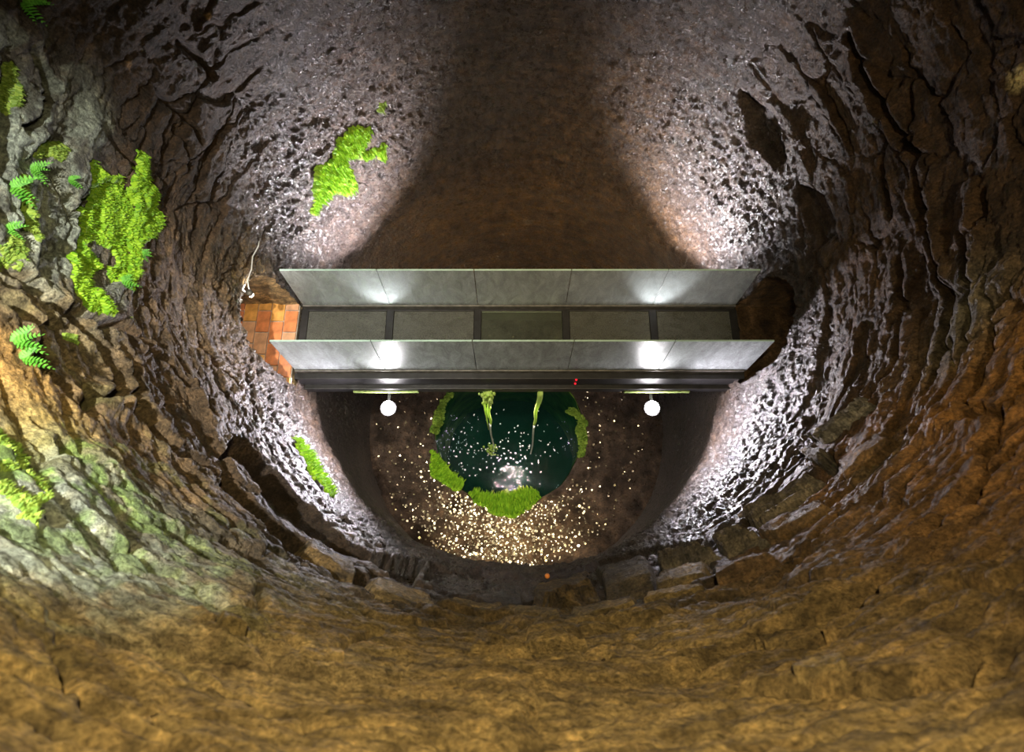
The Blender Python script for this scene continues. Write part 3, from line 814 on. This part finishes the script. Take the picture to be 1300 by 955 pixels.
# side beams: an upper web and a lower flange standing out from it
bpart('side_beam', (BX0 - 0.02, BX1 + 0.02, YN - 0.10, YN + 0.045, -0.27, -0.03), M['metal'], 0.006)
bpart('side_beam', (BX0 - 0.02, BX1 + 0.02, YF - 0.045, YF + 0.10, -0.27, -0.03), M['metal'], 0.006)
bpart('lower_flange', (BX0 + 0.04, BX1 - 0.03, YN - 0.155, YN + 0.03, -0.40, -0.275), M['metal'], 0.006)
bpart('lower_flange', (BX0 + 0.04, BX1 - 0.03, YF - 0.03, YF + 0.155, -0.40, -0.275), M['metal'], 0.006)
for cx in (-1.62, 1.86):
    o = bpart('algae_strip', (cx - 0.42, cx + 0.42, YN - 0.172, YN - 0.157, -0.40, -0.345), M['algae_steel'], 0.003)
    o['label'] = 'lit algae-green stain along the lower flange'
for y in (YN, YF):
    bpart('glazing_channel', (BX0, BX1, y - 0.028, y - 0.011, -0.03, 0.055), M['channel'], 0.003)
    bpart('glazing_channel', (BX0, BX1, y + 0.011, y + 0.028, -0.03, 0.055), M['channel'], 0.003)
for x in [BX0 + 0.03] + SEAM + [BX1 - 0.03]:
    bpart('cross_beam', (x - 0.045, x + 0.045, YN + 0.05, YF - 0.05, -0.20, 0.004), M['metal'], 0.004)
xs = [BX0 + 0.075] + SEAM + [BX1 - 0.075]
for k in range(5):
    x0 = xs[k] + (0 if k == 0 else 0.047); x1 = xs[k + 1] - (0 if k == 4 else 0.047)
    o = bpart('floor_pane', (x0 + 0.004, x1 - 0.004, YN + 0.075, YF - 0.075, -0.030, -0.004), M['mid_glass'] if k == 2 else M['floor_glass'], 0.003)
    if k == 2: o['label'] = 'clearer glass floor pane showing golden floor below'
    bpart('floor_rim', (x0, x1, YN + 0.047, YN + 0.073, -0.05, 0.006), M['metal'], 0.003)
    bpart('floor_rim', (x0, x1, YF - 0.073, YF - 0.047, -0.05, 0.006), M['metal'], 0.003)
ex = [BX0] + SEAM + [BX1]
for y in (YN, YF):
    for k in range(5):
        a0, a1 = ex[k] + 0.005, ex[k + 1] - 0.005
        if y == YN and k == 4: a1 += 0.035
        p_ = bpart('glass_pane', (a0, a1, y - 0.009, y + 0.009, 0.0, 1.0), M['rail_glass'], 0.0)
        bpart('pane_edge', (a0, a1, y - 0.009, y + 0.009, 1.001, 1.007), M['glass_edge'], 0.0, p_)
for (x, z) in ((0.80, -0.045), (0.80, -0.20)):
    bm = bmesh.new(); bmesh.ops.create_uvsphere(bm, u_segments=10, v_segments=6, radius=0.014)
    o = link('red_light', bm_mesh('red_light', bm, True), br, M['red'])
    o.location = (x - 0.085, YN - 0.108 - 3.22, z)

# ------------------------------------------------------------------ floodlights
def floodlight(x, y, z, label):
    sx = -1 if x < 0 else 1; sy = -1 if y < 3 else 1
    r = empty('floodlight', (x, y, z)); tag(r, label, 'lamp', 'floodlights under the bridge')
    bm = bmesh.new()
    n = 24; ring = []
    for (rr, zz) in ((0.088, -0.05), (0.104, -0.05), (0.104, -0.02), (0.088, -0.02)):
        ring.append([bm.verts.new((rr * math.cos(6.28318 * k / n), rr * math.sin(6.28318 * k / n), zz)) for k in range(n)])
    for a in range(4):
        for k in range(n):
            bm.faces.new((ring[a][k], ring[a][(k + 1) % n], ring[(a + 1) % 4][(k + 1) % n], ring[(a + 1) % 4][k]))
    link('clamp_ring', bm_mesh('clamp_ring', bm), r, M['metal'])
    bm = bmesh.new()
    bmesh.ops.create_uvsphere(bm, u_segments=28, v_segments=16, radius=0.087)
    link('globe_lens', bm_mesh('globe_lens', bm, True), r, M['lens']).location = (0, 0, 0.0)
    bm = bmesh.new()
    y1 = (YN - 0.15 if sy < 0 else YF + 0.15) - y
    add_box(bm, -0.02, 0.02, min(sy * -0.10, y1), max(sy * -0.10, y1), -0.045, -0.025, 0.003)
    link('bracket', bm_mesh('bracket', bm), r, M['metal'])
    return r
labs = ['bright white floodlight below the near edge of the bridge, left one', 'bright white floodlight below the near edge of the bridge, right one',
        'floodlight hidden behind the far edge of the bridge, left one', 'floodlight hidden behind the far edge of the bridge, right one']
for (p, l) in zip(FLOOD, labs): floodlight(*p, l)
dl = empty('added_downlight', (0.0, 3.0, -0.42)); tag(dl, 'added, unseen lamp beneath the middle of the bridge aimed down at the pool', 'lamp')  # invented fixture hidden by the bridge, added to light the floor
bm = bmesh.new(); bmesh.ops.create_cone(bm, cap_ends=True, segments=20, radius1=0.08, radius2=0.06, depth=0.14)
bmesh.ops.translate(bm, verts=bm.verts, vec=(0, 0, 0.0)); link('housing', bm_mesh('housing', bm, True), dl, M['metal'])
bm = bmesh.new(); add_box(bm, -0.45, 0.70, -0.02, 0.02, 0.07, 0.10, 0.003); add_box(bm, 0.655, 0.695, -0.02, 0.02, 0.08, 0.23, 0.003)
link('bracket', bm_mesh('bracket', bm), dl, M['metal'])
bm = bmesh.new(); bmesh.ops.create_circle(bm, cap_ends=True, segments=20, radius=0.065); bmesh.ops.translate(bm, verts=bm.verts, vec=(0, 0, -0.074))
link('lens', bm_mesh('lens', bm), dl, M['small_lens'])

# ------------------------------------------------------------------ hanging algae strands
def strand(x, y, length, label, lean, clump):
    r = empty('algae_strand', (x, y, -0.38)); tag(r, label, 'algae', 'green strands hanging from the bridge')
    rs = random.Random(int(x * 100))
    pts, rad = [], []
    for k in range(22):
        f = k / 21
        pts.append((lean * f + 0.012 * math.sin(f * 9 + x), 0.01 * math.cos(f * 7), -length * 0.45 * f)); rad.append(0.034 * (1 - 0.55 * f) * (1 + 0.2 * rs.random()))
    link('upper_strand', tube_mesh('upper_strand', pts, rad, 7), r, M['strand'])
    pts2, rad2 = [], []
    for k in range(22):
        f = 0.45 + 0.55 * k / 21
        pts2.append((lean * f + 0.012 * math.sin(f * 9 + x), 0.01 * math.cos(f * 7), -length * f + 0.03)); rad2.append(0.015 * (1 - 0.6 * (f - 0.45)))
    link('wet_tail', tube_mesh('wet_tail', pts2, rad2, 6), r, M['tail'])
    if clump:
        bm = bmesh.new()
        for k in range(80):
            p = Vector((rs.gauss(0, 0.032), rs.gauss(0, 0.02), -abs(rs.gauss(0, 0.22))))
            m = bmesh.ops.create_icosphere(bm, subdivisions=1, radius=rs.uniform(0.012, 0.026), matrix=Matrix.Translation(p) @ Matrix.Diagonal((1, 1, 2.6, 1)))
        link('clump', bm_mesh('clump', bm, True), r, M['strand'])['kind'] = 'stuff'
        pts3 = [(-0.06, 0.0, -0.1), (-0.065, 0, -0.7), (-0.055, 0, -1.4), (-0.05, 0, -1.9)]
        link('side_strand', tube_mesh('side_strand', pts3, [0.020, 0.016, 0.012, 0.006], 6), r, M['strand'])
        bm = bmesh.new()
        for k in range(70):
            p = Vector((lean + rs.gauss(-0.02, 0.045), rs.gauss(0, 0.045), -length + rs.gauss(0.22, 0.15)))
            bmesh.ops.create_icosphere(bm, subdivisions=1, radius=rs.uniform(0.006, 0.022), matrix=Matrix.Translation(p))
        link('tail_tuft', bm_mesh('tail_tuft', bm, True), r, M['moss_dark'])['kind'] = 'stuff'
strand(-0.31, 2.60, 3.55, 'green algae strand with a thick clump at its top, hanging from the bridge', -0.02, True)
strand(0.36, 2.60, 3.7, 'single long thin green algae strand hanging from the bridge to the water', -0.03, False)

# ------------------------------------------------------------------ moss
def pip(x, y, pg):
    r = False; n = len(pg); j = n - 1
    for i in range(n):
        if (pg[i][1] > y) != (pg[j][1] > y) and x < (pg[j][0] - pg[i][0]) * (y - pg[i][1]) / (pg[j][1] - pg[i][1]) + pg[i][0]: r = not r
        j = i
    return r

def moss(label, poly, count, mat, blade=0.05, clump=0.045, floor_d=None, ragged=0.10, cover=1.0):
    rs = random.Random(len(label) * 31 + count)
    if floor_d is None: pg = [pick(*p) for p in poly]
    else: pg = [on_level(*p, floor_d) for p in poly]
    us = [p[0] for p in pg]; vs = [p[1] for p in pg]
    k = float(base_r(np.mean(vs))) if floor_d is None else 1.0
    V = []; Fq = []
    du = (max(us) - min(us)); dv = (max(vs) - min(vs))
    made = 0; tries = 0
    ou = rs.uniform(0, 50)
    cu, cv = [], []
    while len(cu) < count and tries < count * 12:
        m = 4000
        uu = np.array([rs.uniform(min(us) - 0.03, max(us) + 0.03) for _ in range(m)]); vv = np.array([rs.uniform(min(vs) - 0.03, max(vs) + 0.03) for _ in range(m)])
        ju = uu + ragged / k * vnoise(uu * k * 6 + ou, vv * 6, vv * 0, 5); jv = vv + ragged * vnoise(uu * k * 6 + ou, vv * 6, vv * 0 + 9, 6)
        ok = fbm(uu * k * 9, vv * 9, vv * 0, 2, 31) > (1 - 2 * cover) * 0.6 - 0.6 * (cover >= 1)
        for a_, b_, x_1, y_1, g in zip(uu, vv, ju, jv, ok):
            if g and pip(x_1, y_1, pg): cu.append(a_); cv.append(b_)
            if len(cu) >= count: break
        tries += m
    for a_, b_ in zip(cu, cv):
        if floor_d is None:
            p = wall_pt(a_, b_, 0.0); n = Vector((-math.cos(a_), -math.sin(a_), 0.12)).normalized()
        else:
            p = Vector((a_, b_, float(floor_z(np.array([a_]), np.array([b_]))[0]))); n = Vector((0, 0, 1))
            p.z += 0.01
        down = Vector((0, 0, -1)) if floor_d is None else Vector((PXC - a_, YC - b_, 0)).normalized()
        i0 = len(V)
        if rs.random() < 0.42:                                          # a cushion: low faceted dome
            R = clump * rs.uniform(0.45, 1.0); t1 = n.orthogonal().normalized(); t2 = n.cross(t1); a0 = rs.uniform(0, 6.28)
            for q in range(6):
                aa = a0 + q * math.pi / 3
                V.append(p + (t1 * math.cos(aa) + t2 * math.sin(aa)) * R * rs.uniform(0.8, 1.1) - n * 0.008)
            V.append(p + n * R * rs.uniform(0.45, 0.9))
            for q in range(6): Fq.append((i0 + q, i0 + (q + 1) % 6, i0 + 6))
        else:                                                           # a drooping blade
            L = blade * rs.uniform(0.5, 1.2); s = Vector((rs.gauss(0, 1), rs.gauss(0, 1), rs.gauss(0, 1))); s = (s - n * s.dot(n)).normalized()
            wv = s * L * 0.16; dr = (n + down * rs.uniform(0.1, 0.9) + s.cross(n) * rs.uniform(-0.6, 0.6)).normalized()
            V += [p - wv, p + wv, p + dr * L * 0.6 + wv * 0.7, p + dr * L + down * L * 0.35]
            Fq += [(i0, i0 + 1, i0 + 2), (i0, i0 + 2, i0 + 3)]
    o = link('moss_patch', mesh_np('moss_patch', np.array([tuple(v) for v in V]), np.array(Fq), False), None, mat)
    tag(o, label, 'moss', 'moss growing on the damp rock')
    return o

moss('broad bright lime moss patch on the left wall, the largest one', [(118, 205), (135, 208), (150, 215), (165, 225), (175, 220), (180, 200), (190, 205), (192, 225), (200, 240), (212, 255), (212, 285), (198, 300), (182, 305), (175, 330), (178, 350), (170, 365), (155, 345), (140, 325), (128, 312), (106, 300), (106, 258), (120, 250), (113, 235)], 9000, M['moss'], 0.034, 0.036)
moss('narrow lime moss patch hanging beneath the largest left moss', [(98, 315), (118, 320), (125, 345), (120, 360), (133, 395), (128, 405), (115, 400), (103, 380), (95, 345)], 3000, M['moss'], 0.034, 0.034)
moss('upright yellowish green moss strip near the left frame edge', [(25, 225), (35, 228), (42, 255), (52, 275), (50, 300), (35, 298), (28, 275)], 2200, M['moss_dark'], 0.028, 0.03)
moss('small olive moss patch above the grey lichen on the left wall', [(45, 180), (60, 172), (85, 175), (95, 190), (85, 205), (65, 203)], 1500, M['moss_dark'], 0.028, 0.03)
moss('dim dark green moss patch high at the left frame edge', [(0, 85), (20, 90), (25, 120), (12, 138), (0, 135)], 1400, M['moss_dark'], 0.03, 0.03)
moss('long bright lime moss patch on the lit far wall above the bridge', [(397, 240), (405, 215), (430, 190), (440, 172), (455, 162), (472, 160), (472, 172), (457, 185), (442, 200), (443, 225), (447, 243), (430, 245), (402, 270), (393, 270)], 4200, M['moss'], 0.07, 0.05, ragged=0.12)
moss('small lime moss tuft just right of the long far wall moss', [(462, 193), (475, 190), (488, 178), (496, 176), (486, 205), (478, 215), (465, 206)], 900, M['moss'], 0.06, 0.045, ragged=0.14, cover=0.6)
moss('tiny moss tuft highest up on the lit far wall', [(482, 133), (492, 130), (491, 141), (484, 143)], 120, M['moss_dark'], 0.05, 0.04)
moss('slanting lime moss streak on the lit wall low on the left', [(371, 558), (381, 566), (396, 590), (409, 610), (424, 632), (414, 632), (396, 612), (382, 590)], 2000, M['moss'], 0.06, 0.045, ragged=0.04)
moss('patchy green moss on the pale lit rock at lower left', [(0, 548), (30, 560), (60, 600), (72, 640), (48, 668), (20, 655), (0, 640)], 2200, M['moss_dark'], 0.024, 0.022, cover=0.45)
moss('green moss under the dark crack at the left frame edge', [(0, 300), (14, 306), (24, 330), (10, 334), (0, 325)], 700, M['moss_dark'], 0.026, 0.026)
moss('small moss cushion among the brown boulders on the left wall', [(85, 425), (98, 430), (106, 445), (98, 446), (88, 436)], 400, M['moss_dark'], 0.024, 0.024)
moss('small faint moss patches beneath the narrow left moss', [(152, 398), (170, 402), (175, 412), (158, 412)], 300, M['moss_dark'], 0.03, 0.03, cover=0.6)
moss('lime moss fringe on the near rim of the pool', [(597, 627), (620, 627), (650, 626), (684, 622), (684, 632), (672, 645), (655, 656), (640, 654), (620, 646), (603, 636)], 3600, M['moss'], 0.10, 0.05, floor_d=12.60, ragged=0.06)
moss('lime moss fringe on the left rim of the pool', [(545, 572), (556, 583), (572, 600), (590, 617), (585, 623), (565, 612), (546, 600)], 1500, M['moss'], 0.09, 0.05, floor_d=12.60, ragged=0.06)
moss('dim olive moss along the right rim of the pool', [(726, 516), (740, 530), (747, 556), (742, 580), (735, 580), (738, 556), (731, 532), (722, 520)], 900, M['moss_dark'], 0.07, 0.045, floor_d=12.60, ragged=0.05)
moss('olive moss along the far left rim of the pool', [(546, 545), (552, 520), (566, 500), (574, 500), (562, 522), (555, 548)], 700, M['moss_dark'], 0.07, 0.045, floor_d=12.60, ragged=0.05)

# ------------------------------------------------------------------ ferns
def fern(px, py, n, size, label):
    th, D = pick(px, py)
    p = wall_pt(th, D, 0.0)
    r = empty('fern', p); tag(r, label, 'fern', 'small ferns on the left wall')
    rs = random.Random(int(px * 7 + py))
    nin = Vector((-math.cos(th), -math.sin(th), 0)); tan = Vector((-math.sin(th), math.cos(th), 0))
    for k in range(n):
        a = (k - (n - 1) / 2) / max(1, n - 1) * 2.0 + rs.uniform(-.2, .2)
        L = size * rs.uniform(0.7, 1.1)
        dirv = (tan * math.sin(a) + nin * 0.75 + Vector((0, 0, -0.35 + 0.35 * math.cos(a)))).normalized()
        sidev = dirv.cross(nin + Vector((0, 0, 1.2))).normalized()
        V = []; Fq = []
        m = 9
        for q in range(m):
            f = q / (m - 1); c = dirv * L * f + Vector((0, 0, -0.45)) * L * f * f
            wd = L * 0.30 * math.sin(math.pi * min(1, f * 0.85 + 0.12)) ** 0.8 * (1 - 0.5 * f)
            i0 = len(V)
            for s in (-1, 1):                                          # a pair of leaflets
                j = len(V)
                tip = c + sidev * s * wd + dirv * L * 0.10
                V.extend([c - dirv * L * 0.045, c + dirv * L * 0.055, tip, c + sidev * s * wd * 0.6 - dirv * L * 0.03])
                Fq.append((j, j + 3, j + 2, j + 1))
        me = bpy.data.meshes.new('frond'); me.from_pydata([tuple(v) for v in V], [], Fq)
        link('frond', me, r, M['fern'])
fern(40, 4, 4, 0.17, 'dim green fern at the top left corner of the rock')
fern(42, 214, 5, 0.13, 'bright fern above the upright moss strip on the left')
fern(84, 228, 4, 0.10, 'bright small-leaved fern on the brown rock left of the largest moss')
fern(152, 358, 4, 0.12, 'bright fern at the lower edge of the largest left moss')
fern(3, 240, 4, 0.15, 'vivid green fern in the upper crack at the left frame edge')
fern(4, 440, 5, 0.15, 'vivid green fern beside the orange rock at the left frame edge')
fern(16, 462, 4, 0.13, 'darker fern just beneath the vivid fern by the orange rock')
fern(2, 292, 3, 0.10, 'tiny pale green fern at the left frame edge above the main crack')
fern(178, 322, 4, 0.09, 'small leafy fern at the right edge of the largest left moss')

# ------------------------------------------------------------------ coins
bm = bmesh.new(); bmesh.ops.create_cone(bm, cap_ends=True, segments=10, radius1=0.021, radius2=0.021, depth=0.006)
coin_me = bm_mesh('coin', bm); coin_me.materials.append(M['gold'])
def coin_spot():
    while True:
        if random.random() < 0.84: th = random.gauss(-1.68, 0.42)
        else: th = random.uniform(-math.pi, math.pi)
        r = random.uniform(1.48, 2.55)
        x, y = PXC + r * math.cos(th), YC + r * math.sin(th)
        return x, y
cv, cf_ = [], []
base_v = [tuple(v.co) for v in coin_me.vertices]; base_f = [tuple(p.vertices) for p in coin_me.polygons]
NC = 1900
spots = [coin_spot() for _ in range(NC)]
zs = floor_z(np.array([s[0] for s in spots]), np.array([s[1] for s in spots]))
spots = sorted([(s[0], s[1], float(z)) for s, z in zip(spots, zs)], key=lambda s: s[1])
pick_ids = set(range(0, NC, NC // 300)); pick_ids = set(sorted(pick_ids)[:300])
bm = bmesh.new()
for k, (x, y, z) in enumerate(spots):
    rot = (random.gauss(0, 0.22), random.gauss(0, 0.22), random.uniform(0, 6.28))
    if k in pick_ids:
        o = link('coin', coin_me); o.location = (x, y, z + 0.006); o.rotation_euler = rot; s = random.uniform(0.75, 1.15); o.scale = (s, s, s)
        tag(o, 'small glinting gold-coloured coin lying on the rocky floor around the pool', 'coin', 'coins scattered around the pool')
    else:
        mt = Matrix.Translation((x, y, z + 0.005)) @ (Matrix.Rotation(rot[0], 4, 'X') @ Matrix.Rotation(rot[1], 4, 'Y')) @ Matrix.Scale(random.uniform(0.4, 0.95), 4)
        bmesh.ops.create_circle(bm, cap_ends=True, segments=7, radius=0.021, matrix=mt)
o = link('scattered_coins', bm_mesh('scattered_coins', bm), None, M['gold'])
tag(o, 'countless tiny coins and bright pebbles strewn over the floor around the pool', 'coins', None, 'stuff')

# white flecks lying flat on the water
fl_me = []
for k in range(4):
    rs = random.Random(k); bm = bmesh.new(); n = 7
    vs = [bm.verts.new((0.016 * rs.uniform(0.6, 1.3) * math.cos(6.283 * q / n), 0.016 * rs.uniform(0.5, 1.2) * math.sin(6.283 * q / n), 0)) for q in range(n)]
    f = bm.faces.new(vs); e = bmesh.ops.extrude_face_region(bm, geom=[f]); bmesh.ops.translate(bm, verts=[v for v in e['geom'] if isinstance(v, bmesh.types.BMVert)], vec=(0, 0, 0.006))
    me = bm_mesh('water_fleck', bm); me.materials.append(M['fleck']); fl_me.append(me)
for k in range(120):
    while True:
        x, y = on_level(random.gauss(632, 40), random.gauss(567, 24), D_WATER)
        if math.hypot(x - PXC, y - YC) < R_POOL - 0.08: break
    o = link('water_fleck', fl_me[k % 4]); o.location = (x, y, Z_W + 0.006); o.rotation_euler = (0, 0, random.uniform(0, 6.28)); s = random.uniform(0.5, 1.3); o.scale = (s, s * random.uniform(0.5, 1), 1)
    tag(o, 'tiny white fleck on the dark green well water', 'fleck', 'white flecks on the water')

# small orange disc on the stone ledge
th, D = pick(696, 744)
r_l = float(base_r(D)) - 0.085
bm = bmesh.new(); bmesh.ops.create_uvsphere(bm, u_segments=12, v_segments=8, radius=0.024)
od = link('orange_disc', bm_mesh('orange_disc', bm, True), None, M['orange'])
od.location = (XC + r_l * math.cos(th), YC + r_l * math.sin(th), CAM_Z - D)
tag(od, 'tiny round orange disc on the dark stone ledge just above the lower chamber edge', 'disc')
